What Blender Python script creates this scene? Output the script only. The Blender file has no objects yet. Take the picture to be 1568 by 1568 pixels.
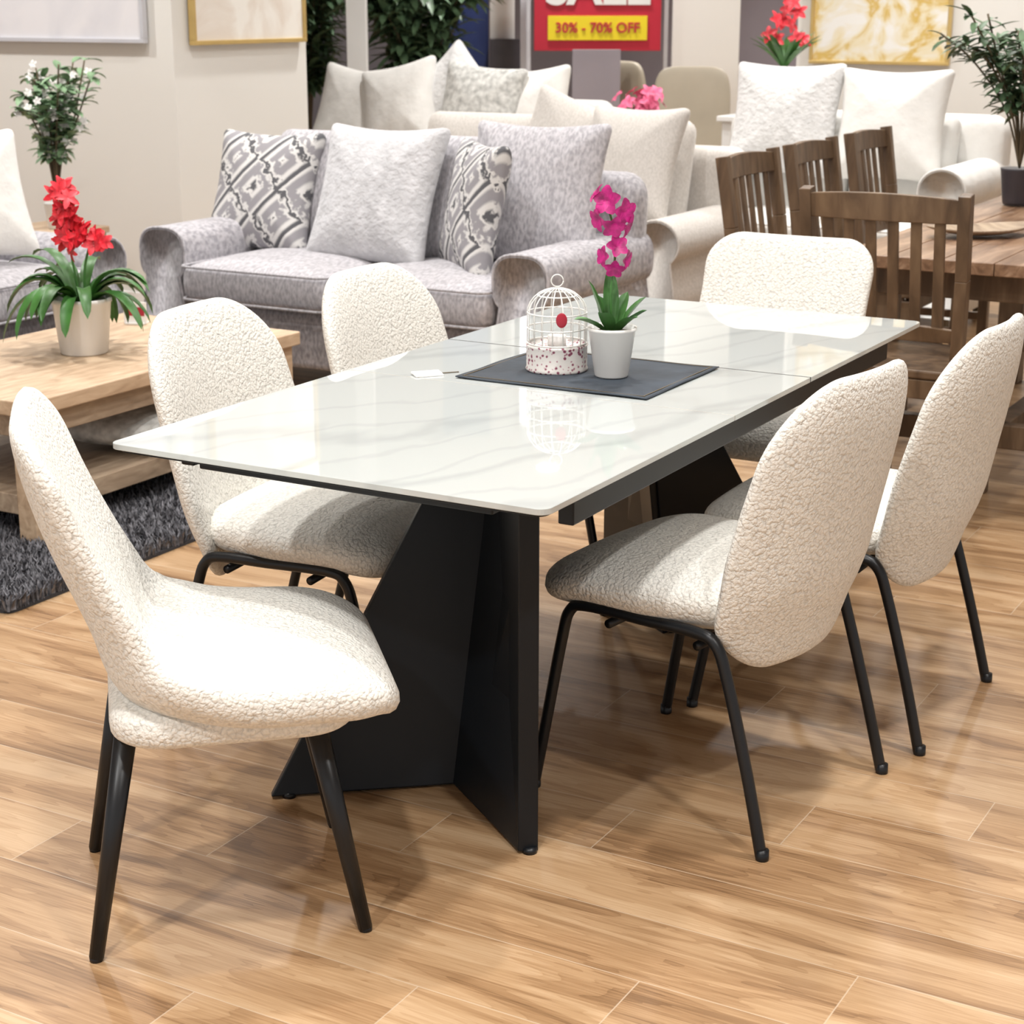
import bpy, math, random
from mathutils import Vector, Matrix
random.seed(7)
scene=bpy.context.scene
WV=Vector((.870,-.4926,0)); LV=Vector((.4926,.870,0)); ROT=math.atan2(-.4926,.870)
def P(w,l,z=0.0): return WV*w+LV*l+Vector((0,0,z))
# ------------------------------------------------------------ materials
def newmat(name):
    m=bpy.data.materials.new(name); m.use_nodes=True
    nt=m.node_tree; b=nt.nodes['Principled BSDF']
    return m,nt,b
def N(nt,t,**kw):
    n=nt.nodes.new(t)
    for k,v in kw.items(): setattr(n,k,v)
    return n
def mth(nt,op,a,b=None,c=None):
    n=nt.nodes.new('ShaderNodeMath'); n.operation=op
    for i,v in enumerate((a,b,c)):
        if v is None: continue
        if isinstance(v,(int,float)): n.inputs[i].default_value=v
        else: nt.links.new(v,n.inputs[i])
    return n.outputs[0]
def ramp(nt,src,stops):
    r=nt.nodes.new('ShaderNodeValToRGB'); e=r.color_ramp.elements
    while len(e)<len(stops): e.new(.5)
    for i,(p,c) in enumerate(stops):
        e[i].position=p; e[i].color=(c[0],c[1],c[2],1)
    nt.links.new(src,r.inputs[0]); return r.outputs[0]
def simple(name,col,rough=.5,metal=0,bump=None,var=0.0,vscale=5,coat=0,emit=0,sheen=0,spec=None):
    m,nt,b=newmat(name)
    b.inputs['Base Color'].default_value=(*col,1)
    b.inputs['Roughness'].default_value=rough; b.inputs['Metallic'].default_value=metal
    b.inputs['Coat Weight'].default_value=coat; b.inputs['Sheen Weight'].default_value=sheen
    if spec is not None: b.inputs['Specular IOR Level'].default_value=spec
    if emit:
        b.inputs['Emission Color'].default_value=(*col,1); b.inputs['Emission Strength'].default_value=emit
    tc=N(nt,'ShaderNodeTexCoord')
    if var:
        n=N(nt,'ShaderNodeTexNoise'); n.inputs['Scale'].default_value=vscale; n.inputs['Detail'].default_value=4
        nt.links.new(tc.outputs['Object'],n.inputs['Vector'])
        c=ramp(nt,n.outputs[0],[(.3,tuple(max(0,x*(1-var)) for x in col)),(.7,tuple(min(1,x*(1+var)) for x in col))])
        nt.links.new(c,b.inputs['Base Color'])
    if bump:
        sc,st,di=bump
        n=N(nt,'ShaderNodeTexNoise'); n.inputs['Scale'].default_value=sc; n.inputs['Detail'].default_value=3
        nt.links.new(tc.outputs['Object'],n.inputs['Vector'])
        bp=N(nt,'ShaderNodeBump'); bp.inputs['Strength'].default_value=st; bp.inputs['Distance'].default_value=di
        nt.links.new(n.outputs[0],bp.inputs['Height']); nt.links.new(bp.outputs[0],b.inputs['Normal'])
    return m
def boucle(name,col,scale=135):
    m,nt,b=newmat(name)
    b.inputs['Roughness'].default_value=.95; b.inputs['Sheen Weight'].default_value=.12
    tc=N(nt,'ShaderNodeTexCoord')
    n=N(nt,'ShaderNodeTexNoise'); n.inputs['Scale'].default_value=scale*.8; n.inputs['Detail'].default_value=1
    nt.links.new(tc.outputs['Object'],n.inputs['Vector'])
    vm=N(nt,'ShaderNodeVectorMath'); vm.operation='MULTIPLY_ADD'
    nt.links.new(n.outputs['Color'],vm.inputs[0]); vm.inputs[1].default_value=(.010,.010,.010); nt.links.new(tc.outputs['Object'],vm.inputs[2])
    v=N(nt,'ShaderNodeTexVoronoi'); v.feature='F1'; v.inputs['Scale'].default_value=scale
    nt.links.new(vm.outputs[0],v.inputs['Vector'])
    d=v.outputs['Distance']
    c=ramp(nt,d,[(.2,col),(.8,tuple(x*.82 for x in col))])  # occlusion shade between the nubs, painted into the base colour
    nt.links.new(c,b.inputs['Base Color'])
    n3=N(nt,'ShaderNodeTexNoise'); n3.inputs['Scale'].default_value=scale*3; nt.links.new(tc.outputs['Object'],n3.inputs['Vector'])
    bp=N(nt,'ShaderNodeBump'); bp.inputs['Strength'].default_value=.75; bp.inputs['Distance'].default_value=.0036
    hh=mth(nt,'ADD',mth(nt,'SUBTRACT',1.0,mth(nt,'POWER',d,2.0)),mth(nt,'MULTIPLY',n3.outputs[0],.3))
    nt.links.new(hh,bp.inputs['Height']); nt.links.new(bp.outputs[0],b.inputs['Normal'])
    return m
def wood(name,c1,c2,c3,rough=.5,scale=(1,14,14),sc=3.0):
    m,nt,b=newmat(name)
    b.inputs['Roughness'].default_value=rough
    tc=N(nt,'ShaderNodeTexCoord'); mp=N(nt,'ShaderNodeMapping'); mp.inputs['Scale'].default_value=scale
    nt.links.new(tc.outputs['Object'],mp.inputs[0])
    n=N(nt,'ShaderNodeTexNoise'); n.inputs['Scale'].default_value=sc; n.inputs['Detail'].default_value=6; n.inputs['Distortion'].default_value=.6
    nt.links.new(mp.outputs[0],n.inputs['Vector'])
    c=ramp(nt,n.outputs[0],[(.3,c1),(.5,c2),(.7,c3)])
    nt.links.new(c,b.inputs['Base Color'])
    return m
def floor_mat():
    m,nt,b=newmat('oak_plank_tile')
    tc=N(nt,'ShaderNodeTexCoord'); sp=N(nt,'ShaderNodeSeparateXYZ'); nt.links.new(tc.outputs['Object'],sp.inputs[0])
    x,y=sp.outputs[0],sp.outputs[1]
    row=mth(nt,'DIVIDE',mth(nt,'SUBTRACT',y,1.961),.191)
    ri=mth(nt,'FLOOR',row); rf=mth(nt,'FRACT',row)
    xo=mth(nt,'DIVIDE',mth(nt,'ADD',mth(nt,'SUBTRACT',x,mth(nt,'MULTIPLY',ri,.305)),1.393),1.2)
    ci=mth(nt,'FLOOR',xo); cf=mth(nt,'FRACT',xo)
    gr=mth(nt,'MINIMUM',mth(nt,'MULTIPLY',mth(nt,'MINIMUM',rf,mth(nt,'SUBTRACT',1.0,rf)),.191),
           mth(nt,'MULTIPLY',mth(nt,'MINIMUM',cf,mth(nt,'SUBTRACT',1.0,cf)),1.2))
    grout=mth(nt,'LESS_THAN',gr,.0012)
    cb=N(nt,'ShaderNodeCombineXYZ'); nt.links.new(ri,cb.inputs[0]); nt.links.new(ci,cb.inputs[1])
    wn=N(nt,'ShaderNodeTexWhiteNoise'); wn.noise_dimensions='3D'; nt.links.new(cb.outputs[0],wn.inputs['Vector'])
    off=mth(nt,'MULTIPLY',wn.outputs['Value'],37.0)
    g=N(nt,'ShaderNodeCombineXYZ')
    nt.links.new(mth(nt,'MULTIPLY',x,1.2),g.inputs[0]); nt.links.new(mth(nt,'MULTIPLY',y,9),g.inputs[1]); nt.links.new(off,g.inputs[2])
    n1=N(nt,'ShaderNodeTexNoise'); n1.inputs['Scale'].default_value=1.25; n1.inputs['Detail'].default_value=3; n1.inputs['Roughness'].default_value=.5;n1.inputs['Distortion'].default_value=.9
    nt.links.new(g.outputs[0],n1.inputs['Vector'])
    g2=N(nt,'ShaderNodeCombineXYZ')
    nt.links.new(mth(nt,'MULTIPLY',x,3.5),g2.inputs[0]); nt.links.new(mth(nt,'MULTIPLY',y,110),g2.inputs[1]); nt.links.new(off,g2.inputs[2])
    n2=N(nt,'ShaderNodeTexNoise'); n2.inputs['Scale'].default_value=2.2; n2.inputs['Detail'].default_value=4
    nt.links.new(g2.outputs[0],n2.inputs['Vector'])
    rings=mth(nt,'FRACT',mth(nt,'MULTIPLY',n1.outputs[0],12.0))
    ringm=mth(nt,'POWER',rings,3.0)
    mixv=mth(nt,'ADD',mth(nt,'MULTIPLY',n1.outputs[0],.72),mth(nt,'MULTIPLY',n2.outputs[0],.28))
    mixv=mth(nt,'ADD',mixv,mth(nt,'MULTIPLY',mth(nt,'SUBTRACT',wn.outputs['Value'],.5),.04))
    mixv=mth(nt,'SUBTRACT',mixv,mth(nt,'MULTIPLY',ringm,.06))
    c=ramp(nt,mixv,[(.33,(.20,.110,.052)),(.42,(.325,.190,.094)),(.51,(.435,.275,.148)),(.63,(.54,.37,.222))])
    mx=N(nt,'ShaderNodeMix'); mx.data_type='RGBA'
    nt.links.new(mth(nt,'MULTIPLY',grout,.6),mx.inputs[0]); nt.links.new(c,mx.inputs[6]); mx.inputs[7].default_value=(.60,.49,.37,1)
    nt.links.new(mx.outputs[2],b.inputs['Base Color'])
    b.inputs['Roughness'].default_value=.34
    bp=N(nt,'ShaderNodeBump'); bp.inputs['Strength'].default_value=.12; bp.inputs['Distance'].default_value=.001
    nt.links.new(mth(nt,'SUBTRACT',n2.outputs[0],grout),bp.inputs['Height']); nt.links.new(bp.outputs[0],b.inputs['Normal'])
    return m
def marble_mat():
    m,nt,b=newmat('white_marble_ceramic')
    tc=N(nt,'ShaderNodeTexCoord')
    outs=[]
    for rot,sc,dist in ((52,1.15,9),(38,2.1,7)):
        mp=N(nt,'ShaderNodeMapping'); mp.inputs['Rotation'].default_value=(0,0,math.radians(rot)); mp.inputs['Scale'].default_value=(1,.5,1); mp.inputs['Location'].default_value=(rot*.1,0,0)
        nt.links.new(tc.outputs['Object'],mp.inputs[0])
        w=N(nt,'ShaderNodeTexWave'); w.inputs['Scale'].default_value=sc; w.inputs['Distortion'].default_value=dist; w.inputs['Detail'].default_value=5; w.inputs['Detail Scale'].default_value=1.3
        nt.links.new(mp.outputs[0],w.inputs[0]); outs.append(w.outputs[1])
    a=ramp(nt,outs[0],[(0,(.865,.87,.875)),(.035,(.935,.938,.94)),(.12,(1,1,1))])
    c2=ramp(nt,outs[1],[(0,(.92,.92,.925)),(.04,(.985,.985,.985)),(.09,(1,1,1))])
    mx=N(nt,'ShaderNodeMix'); mx.data_type='RGBA'; mx.blend_type='MULTIPLY'; mx.inputs[0].default_value=1
    nt.links.new(a,mx.inputs[6]); nt.links.new(c2,mx.inputs[7])
    mx2=N(nt,'ShaderNodeMix'); mx2.data_type='RGBA'; mx2.blend_type='MULTIPLY'; mx2.inputs[0].default_value=1
    nt.links.new(mx.outputs[2],mx2.inputs[6]); mx2.inputs[7].default_value=(.50,.53,.525,1)
    nt.links.new(mx2.outputs[2],b.inputs['Base Color'])
    b.inputs['Roughness'].default_value=.02; b.inputs['IOR'].default_value=1.95
    return m
def ikat_mat(name,light=(.66,.65,.64),dark=(.10,.10,.11),mid=(.30,.29,.31)):
    m,nt,b=newmat(name); b.inputs['Roughness'].default_value=.9
    tc=N(nt,'ShaderNodeTexCoord')
    n=N(nt,'ShaderNodeTexNoise'); n.inputs['Scale'].default_value=34; n.inputs['Detail'].default_value=3; nt.links.new(tc.outputs['Object'],n.inputs['Vector'])
    sp=N(nt,'ShaderNodeSeparateXYZ'); nt.links.new(tc.outputs['Object'],sp.inputs[0])
    jit=mth(nt,'MULTIPLY',mth(nt,'SUBTRACT',n.outputs[0],.5),.07)
    px=mth(nt,'PINGPONG',mth(nt,'ADD',sp.outputs[0],jit),.125)
    py=mth(nt,'PINGPONG',mth(nt,'ADD',sp.outputs[1],jit),.125)
    d=mth(nt,'ADD',px,mth(nt,'MULTIPLY',py,.9))
    st=mth(nt,'FRACT',mth(nt,'MULTIPLY',d,8.6))
    c=ramp(nt,st,[(.0,dark),(.16,dark),(.26,light),(.40,light),(.50,mid),(.8,mid),(.9,light)])
    nt.links.new(c,b.inputs['Base Color']); return m
def stripe_fabric(name,c1,c2,sc=60,an=(1,.45,.45)):
    m,nt,b=newmat(name); b.inputs['Roughness'].default_value=.85; b.inputs['Sheen Weight'].default_value=.2
    tc=N(nt,'ShaderNodeTexCoord'); mp=N(nt,'ShaderNodeMapping'); mp.inputs['Scale'].default_value=an
    nt.links.new(tc.outputs['Object'],mp.inputs[0])
    n=N(nt,'ShaderNodeTexNoise'); n.inputs['Scale'].default_value=sc; n.inputs['Detail'].default_value=3
    nt.links.new(mp.outputs[0],n.inputs['Vector'])
    c=ramp(nt,n.outputs[0],[(.36,c1),(.62,c2)]); nt.links.new(c,b.inputs['Base Color'])
    bp=N(nt,'ShaderNodeBump'); bp.inputs['Strength'].default_value=.4; bp.inputs['Distance'].default_value=.004
    nt.links.new(n.outputs[0],bp.inputs['Height']); nt.links.new(bp.outputs[0],b.inputs['Normal']); return m
M={}
M['boucle']=boucle('cream_boucle',(.84,.82,.765))
M['black']=simple('matte_black_metal',(.008,.009,.011),.38,.2,bump=(400,.1,.0004))
M['base']=simple('charcoal_powdercoat',(.006,.008,.011),.42,0,bump=(500,.15,.0003),spec=.3)
M['marble']=marble_mat()
M['floor']=floor_mat()
M['wall']=simple('warm_white_paint',(.74,.725,.69),.7,bump=(150,.05,.001))
M['ceil']=simple('ceiling_paint',(.8,.8,.79),.8,bump=(80,.05,.001))
M['sofa']=stripe_fabric('lilac_grey_chenille',(.29,.28,.305),(.49,.475,.505),95)
M['sofacush']=stripe_fabric('lilac_grey_cushion',(.32,.31,.335),(.51,.495,.525),95)
M['beige']=stripe_fabric('oatmeal_linen',(.54,.51,.475),(.64,.605,.57),160)
M['white_f']=simple('white_slipcover',(.78,.77,.745),.9,bump=(14,.35,.02),var=.06,vscale=9)
M['fur']=simple('pale_grey_faux_fur',(.54,.54,.56),.95,bump=(45,.9,.010),var=.15,vscale=16,sheen=.3)
M['whitefur']=simple('white_faux_fur',(.70,.70,.70),.95,bump=(45,.9,.010),var=.1,vscale=16,sheen=.3)
M['ikat']=ikat_mat('ikat_fabric')
M['leafprint']=simple('leaf_print_fabric',(.55,.55,.53),.9,var=.35,vscale=30)
M['oak']=wood('pale_oak',(.42,.29,.185),(.54,.39,.26),(.64,.49,.34),.5,(14,3,14),2.5)
M['oakgrey']=wood('greyed_oak',(.26,.19,.13),(.36,.27,.19),(.45,.35,.25),.55,(14,3,14),2.5)
M['brown']=wood('brown_hardwood',(.075,.045,.025),(.135,.083,.047),(.20,.13,.075),.42,(10,10,2),2)
M['browntop']=wood('rustic_brown_top',(.13,.07,.04),(.25,.145,.085),(.40,.26,.17),.35,(9,1.2,9),3)
M['green']=simple('leaf_green',(.045,.15,.03),.4,var=.45,vscale=12)
M['green2']=simple('olive_leaf',(.10,.17,.09),.5,var=.4,vscale=14)
M['green3']=simple('pale_leaf',(.20,.32,.18),.5,var=.5,vscale=14)
M['stem']=simple('stem_brown',(.12,.09,.05),.6,var=.2)
M['magenta']=simple('magenta_petal',(.42,.008,.16),.5,var=.45,vscale=60)
M['red']=simple('red_petal',(.72,.03,.05),.45,var=.4,vscale=40)
M['pink']=simple('pink_petal',(.8,.14,.28),.5,var=.3,vscale=30)
M['ceramic']=simple('white_ceramic',(.78,.77,.75),.3,var=.02)
M['wire']=simple('white_wire',(.78,.77,.74),.4,var=.02)
M['navy']=simple('slate_navy_cloth',(.026,.036,.050),.7,bump=(9,.5,.01),var=.4,vscale=7)
M['silver']=simple('silver_frame',(.62,.62,.66),.35,.3,var=.05)
M['gold']=simple('gold_frame',(.62,.45,.18),.35,.6,var=.08)
M['shag']=simple('shag_fibre',(.13,.13,.145),.8,var=.6,vscale=60)
M['rugbase']=simple('rug_backing',(.035,.035,.04),.9,var=.2)
M['redsign']=simple('red_sign',(.50,.015,.04),.5,var=.03)
M['yellow']=simple('yellow_sign',(.85,.68,.02),.5,var=.02)
M['whitep']=simple('white_plastic',(.82,.82,.81),.4,var=.02)
M['redp']=simple('red_print',(.35,.01,.03),.4,var=.02)
M['navyp']=simple('navy_panel',(.015,.03,.12),.5,var=.1)
M['dark']=simple('dark_panel',(.05,.045,.055),.4,var=.2)
M['lilac']=simple('tinted_storefront',(.34,.31,.35),.2,var=.12,vscale=1.2)
M['soil']=simple('soil',(.05,.035,.02),.9,bump=(60,.8,.01))
def art_mat(name,stops,sc):
    m,nt,b=newmat(name); b.inputs['Roughness'].default_value=.6
    tc=N(nt,'ShaderNodeTexCoord'); n=N(nt,'ShaderNodeTexNoise'); n.inputs['Scale'].default_value=sc; n.inputs['Detail'].default_value=4; n.inputs['Distortion'].default_value=1.2
    nt.links.new(tc.outputs['Object'],n.inputs['Vector']); nt.links.new(ramp(nt,n.outputs[0],stops),b.inputs['Base Color']); return m
M['art1']=art_mat('lavender_canvas',[(.3,(.64,.64,.69)),(.6,(.76,.75,.78))],2)
M['art2']=art_mat('blush_canvas',[(.35,(.70,.63,.56)),(.55,(.80,.77,.72))],3)
M['art3']=art_mat('gold_abstract_canvas',[(.35,(.80,.79,.76)),(.48,(.75,.66,.45)),(.58,(.62,.42,.10)),(.75,(.78,.76,.72))],5)
def floral_mat():
    m,nt,b=newmat('floral_print_ceramic'); b.inputs['Roughness'].default_value=.4
    tc=N(nt,'ShaderNodeTexCoord'); v=N(nt,'ShaderNodeTexVoronoi'); v.inputs['Scale'].default_value=110
    nt.links.new(tc.outputs['Object'],v.inputs['Vector'])
    n=N(nt,'ShaderNodeTexNoise'); n.inputs['Scale'].default_value=90; nt.links.new(tc.outputs['Object'],n.inputs['Vector'])
    s=mth(nt,'ADD',v.outputs[0],mth(nt,'MULTIPLY',mth(nt,'SUBTRACT',n.outputs[0],.5),.6))
    nt.links.new(ramp(nt,s,[(.18,(.22,.05,.09)),(.32,(.5,.3,.34)),(.40,(.76,.73,.70))]),b.inputs['Base Color']); return m
M['floral']=floral_mat()
m,nt,b=newmat('clear_glass'); b.inputs['Base Color'].default_value=(.95,.97,.96,1); b.inputs['Transmission Weight'].default_value=1; b.inputs['Roughness'].default_value=.03; M['glass']=m
M['tan']=simple('tan_leatherette',(.42,.37,.29),.5,var=.05)
M['lamp']=simple('downlight_emitter',(1,.98,.95),.5,emit=14)
M['lampring']=simple('downlight_trim',(.8,.8,.8),.4)
# ------------------------------------------------------------ mesh helpers
def root(name,loc=(0,0,0),rz=0.0):
    e=bpy.data.objects.new(name,None); e.empty_display_size=.1
    e.location=loc; e.rotation_euler=(0,0,rz); scene.collection.objects.link(e); return e
def mk(name,verts,faces,mat,parent=None,smooth=True,loc=None,rot=None):
    me=bpy.data.meshes.new(name); me.from_pydata([tuple(v) for v in verts],[],faces); me.update()
    if smooth:
        for p in me.polygons: p.use_smooth=True
    o=bpy.data.objects.new(name,me); scene.collection.objects.link(o)
    if mat: me.materials.append(mat)
    if parent: o.parent=parent
    if loc is not None: o.location=loc
    if rot is not None: o.rotation_euler=rot
    return o
def bev(o,w,seg=2):
    m=o.modifiers.new('bevel','BEVEL'); m.width=w; m.segments=seg; m.limit_method='ANGLE'; 
    return o
def box(name,c,s,mat,parent=None,bw=.004,rot=None,seg=2):
    x,y,z=s[0]/2,s[1]/2,s[2]/2
    v=[(a*x,b_*y,d*z) for a in(-1,1) for b_ in(-1,1) for d in(-1,1)]
    f=[(0,1,3,2),(4,6,7,5),(0,4,5,1),(2,3,7,6),(0,2,6,4),(1,5,7,3)]
    o=mk(name,v,f,mat,parent,smooth=bw>.01,loc=c,rot=rot)
    if bw: bev(o,bw,seg)
    return o
def beam(name,p1,p2,w,d,mat,parent=None,bw=.004,up=(0,0,1)):
    p1=Vector(p1);p2=Vector(p2); z=(p2-p1); ln=z.length; z.normalize()
    u=Vector(up)
    if abs(z.dot(u))>.95: u=Vector((0,1,0))
    x=u.cross(z).normalized(); y=z.cross(x)
    v=[]
    for q in(p1,p2):
        for a,b_ in((-1,-1),(1,-1),(1,1),(-1,1)): v.append(q+x*a*w/2+y*b_*d/2)
    f=[(3,2,1,0),(4,5,6,7),(0,1,5,4),(1,2,6,5),(2,3,7,6),(3,0,4,7)]
    o=mk(name,v,f,mat,parent,smooth=False)
    if bw: bev(o,bw)
    return o
def se(v,e): return math.copysign(abs(v)**e,v)
def rr_outline(a,b,rb,rt,step=.012):
    pts=[]
    def arc(cx,cy,r,a0,a1):
        n=max(4,int(abs(a1-a0)*r/step))
        for k in range(n): 
            t=a0+(a1-a0)*k/n; pts.append((cx+r*math.cos(t),cy+r*math.sin(t)))
    def line(p,q):
        d=math.hypot(q[0]-p[0],q[1]-p[1]); n=max(1,int(d/step))
        for k in range(n): pts.append((p[0]+(q[0]-p[0])*k/n,p[1]+(q[1]-p[1])*k/n))
    h=math.pi/2
    line((a,-b+rb),(a,b-rt)); arc(a-rt,b-rt,rt,0,h); line((a-rt,b),(-a+rt,b)); arc(-a+rt,b-rt,rt,h,2*h)
    line((-a,b-rt),(-a,-b+rb)); arc(-a+rb,-b+rb,rb,2*h,3*h); line((-a+rb,-b),(a-rb,-b)); arc(a-rb,-b+rb,rb,3*h,4*h)
    return pts
def cushion(name,a,b,T,mat,parent=None,n=4,tn=3,deform=None,segs=56,loc=None,rot=None,outline=None,rs=None,per=None):
    rs=rs or [.1,.22,.35,.48,.6,.7,.79,.86,.915,.955,.98,.994]
    if per is None:
        per=[(a*se(math.cos(2*math.pi*(k+.5)/segs),2/n),b*se(math.sin(2*math.pi*(k+.5)/segs),2/n)) for k in range(segs)]
    segs=len(per)
    def pt(r,xy,sgn):
        x,y=xy[0]*r,xy[1]*r
        if outline and callable(outline): 
            x,y=outline(x,y)
        t=T(x,y) if callable(T) else T
        h=t*max(0,1-r**tn)**(1/tn)*sgn
        return deform(x,y,h) if deform else (x,y,h)
    V=[];F=[]
    def ring(r,s):
        i=len(V)
        for k in range(segs): V.append(pt(r,per[k],s))
        return i
    top0=len(V); V.append(pt(0,(0,0),1))
    tops=[ring(r,1) for r in rs]
    rim=ring(1.0,0)
    bots=[ring(r,-1) for r in reversed(rs)]
    bot0=len(V); V.append(pt(0,(0,0),-1))
    seq=tops+[rim]+bots
    for k in range(segs):
        k2=(k+1)%segs
        F.append((top0,tops[0]+k,tops[0]+k2))
        for i in range(len(seq)-1):
            F.append((seq[i]+k,seq[i+1]+k,seq[i+1]+k2,seq[i]+k2))
        F.append((bots[-1]+k,bot0,bots[-1]+k2))
    return mk(name,V,F,mat,parent,loc=loc,rot=rot)
def catmull(pts,sub=6):
    pts=[Vector(p) for p in pts]; out=[]
    for i in range(len(pts)-1):
        p0=pts[max(0,i-1)];p1=pts[i];p2=pts[i+1];p3=pts[min(len(pts)-1,i+2)]
        for k in range(sub):
            t=k/sub
            out.append(.5*((2*p1)+(p2-p0)*t+(2*p0-5*p1+4*p2-p3)*t*t+(3*p1-p0-3*p2+p3)*t**3))
    out.append(pts[-1]); return out
def tube_data(V,F,pts,r,segs=10,cap=True):
    pts=[Vector(p) for p in pts]; n=len(pts)
    prev=None; rings=[]
    for i,p in enumerate(pts):
        t=(pts[min(i+1,n-1)]-pts[max(i-1,0)]).normalized()
        if prev is None:
            u=Vector((0,0,1)) if abs(t.z)<.9 else Vector((1,0,0))
            x=t.cross(u).normalized()
        else:
            x=(prev-t*prev.dot(t)).normalized()
        prev=x; y=t.cross(x)
        rr=r[i] if isinstance(r,(list,tuple)) else r
        i0=len(V)
        for k in range(segs):
            a=2*math.pi*k/segs; V.append(p+x*math.cos(a)*rr+y*math.sin(a)*rr)
        rings.append(i0)
    for i in range(n-1):
        for k in range(segs):
            k2=(k+1)%segs; F.append((rings[i]+k,rings[i]+k2,rings[i+1]+k2,rings[i+1]+k))
    if cap:
        F.append(tuple(rings[0]+k for k in reversed(range(segs)))); F.append(tuple(rings[-1]+k for k in range(segs)))
def tube(name,pts,r,mat,parent=None,segs=12):
    V=[];F=[]; tube_data(V,F,pts,r,segs); return mk(name,V,F,mat,parent)
def lathe(name,prof,mat,parent=None,segs=40,loc=None):
    V=[];F=[]
    for r,z in prof:
        for k in range(segs):
            a=2*math.pi*k/segs; V.append((r*math.cos(a),r*math.sin(a),z))
    for i in range(len(prof)-1):
        for k in range(segs):
            k2=(k+1)%segs; F.append((i*segs+k,i*segs+k2,(i+1)*segs+k2,(i+1)*segs+k))
    F.append(tuple(reversed(range(segs)))) 
    return mk(name,V,F,mat,parent,loc=loc)
def leaf(V,F,base,d,length,width,droop=.5,segs=5,fold=.15,twist=0):
    base=Vector(base); d=Vector(d).normalized(); p=base.copy(); i0=len(V)
    side=d.cross(Vector((0,0,1)))
    if side.length<.05: side=Vector((1,0,0))
    side.normalize()
    side=(Matrix.Rotation(twist,3,d)@side)
    for i in range(segs+1):
        t=i/segs; w=width*.5*math.sin(math.pi*(t*.86+.07))**.8 if i<segs else 0.0005
        up=side.cross(d).normalized()
        V.append(p-side*w+up*w*fold*2); V.append(p.copy()); V.append(p+side*w+up*w*fold*2)
        d=(d+Vector((0,0,-droop/segs))).normalized(); p=p+d*length/segs
    for i in range(segs):
        a=i0+3*i; F.append((a,a+1,a+4,a+3)); F.append((a+1,a+2,a+5,a+4))
# ------------------------------------------------------------ room
def wl_box(name,w0,w1,l0,l1,z0,z1,mat,bw=0):
    c=P((w0+w1)/2,(l0+l1)/2,(z0+z1)/2)
    return box(name,c,(w1-w0,l1-l0,z1-z0),mat,None,bw,rot=(0,0,ROT))
fl=mk('floor',[(-16,-4,0),(9,-4,0),(9,19,0),(-16,19,0)],[(0,1,2,3)],M['floor'],smooth=False,rot=(0,0,ROT))
wl_box('ceiling',-16,9,-4,19,3.4,3.5,M['ceil'])
wl_box('wall_left',-14,-5.866,7.0,7.15,0,3.4,M['wall'])
wl_box('wall_return',-6.016,-5.866,7.15,8.10,0,3.4,M['wall'])
wl_box('wall_right',-3.97,6,10.5,10.65,0,3.4,M['wall'])
wl_box('wall_back',-14,9,16,16.15,0,3.4,M['lilac'])
wl_box('baseboard_left',-14,-5.85,6.985,7.0,0,.09,M['whitep'],.003)
def wbox(name,x0,x1,y,z0,z1,mat,t=.08,bw=.004):
    return box(name,((x0+x1)/2,y,(z0+z1)/2),(x1-x0,t,z1-z0),mat,None,bw)
wbox('pillar_white',-1.09,-.96,12.2,0,3.4,M['whitep'],.14)
wbox('storefront_panel_navy',-.56,-.18,14.2,0,3.4,M['navyp'])
wbox('storefront_panel_white',-.17,.02,14.2,1.2,3.4,M['whitep'])
wbox('storefront_panel_dark',-.17,.10,14.1,0,1.25,M['dark'])
wbox('door_frame_grey',.06,.14,13.6,0,3.4,M['silver'])
wbox('door_panel_tinted',.40,.72,12.2,0,1.22,M['lilac'],.04)
wbox('storefront_panel_light',1.2,1.7,13.8,0,3.4,M['wall'])
def frame(name,c,wid,h,rz,fm,am,t=.035,d=.035):
    r=root(name,c,rz)
    box('canvas',(0,0,0),(wid-2*t,d*.5,h-2*t),am,r,0)
    for s in(-1,1):
        box('rail_%d'%(s+2),(0,-.004,s*(h-t)/2),(wid,d,t),fm,r,.003)
        box('stile_%d'%(s+2),(s*(wid-t)/2,-.004,0),(t,d,h-2*t),fm,r,.003)
    return r
frame('framed_picture',P(-6.66,6.975,1.33+.5),1.3,1.0,ROT,M['silver'],M['art1'],.022)
frame('framed_picture',P(-5.84,7.58,1.32+.6),.94,1.2,ROT+math.pi/2,M['gold'],M['art2'],.022)
frame('framed_picture',P(-3.45,10.47,1.17+.6),.85,1.2,ROT,M['gold'],M['art3'],.02)
# ------------------------------------------------------------ lights
LS=.64
def downlight(w,l,energy=32,size=.16,spread=140):
    r=root('ceiling_downlight',P(w,l,3.4))
    lathe('trim',[(.11,-.001),(.11,-.012),(.085,-.014),(.085,-.004),(.001,-.004)],M['lampring'],r,24)
    lathe('lens',[(.08,-.006),(.08,-.008),(.001,-.008)],M['lamp'],r,24)
    ld=bpy.data.lights.new('spot','AREA'); ld.shape='DISK'; ld.size=size; ld.energy=energy*LS; ld.color=(1,.985,.955); ld.spread=math.radians(spread)
    lo=bpy.data.objects.new('lamp_light',ld); lo.location=(0,0,-.03); lo.parent=r; scene.collection.objects.link(lo)
for w,l,e in [(-1.9,-.3,84),(-1.2,1.2,50),(-2.9,2.2,48),(-.6,3.2,50),(-1.9,4.2,34),(-3.6,4.4,42),(-2.0,6.0,34),(-4.3,6.0,42),(-5.6,5.5,36),(-3.0,8.2,50),(-5.2,8.6,52),(.6,1.4,60),(-6.2,11.5,90),(-3.6,11.8,80),(-.8,7.2,40),(-4.9,14.2,90),(-2.6,9.6,52),(-7.2,5.6,60)]:
    downlight(w,l,e)
w=bpy.data.worlds.new('world'); scene.world=w; w.use_nodes=True
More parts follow.
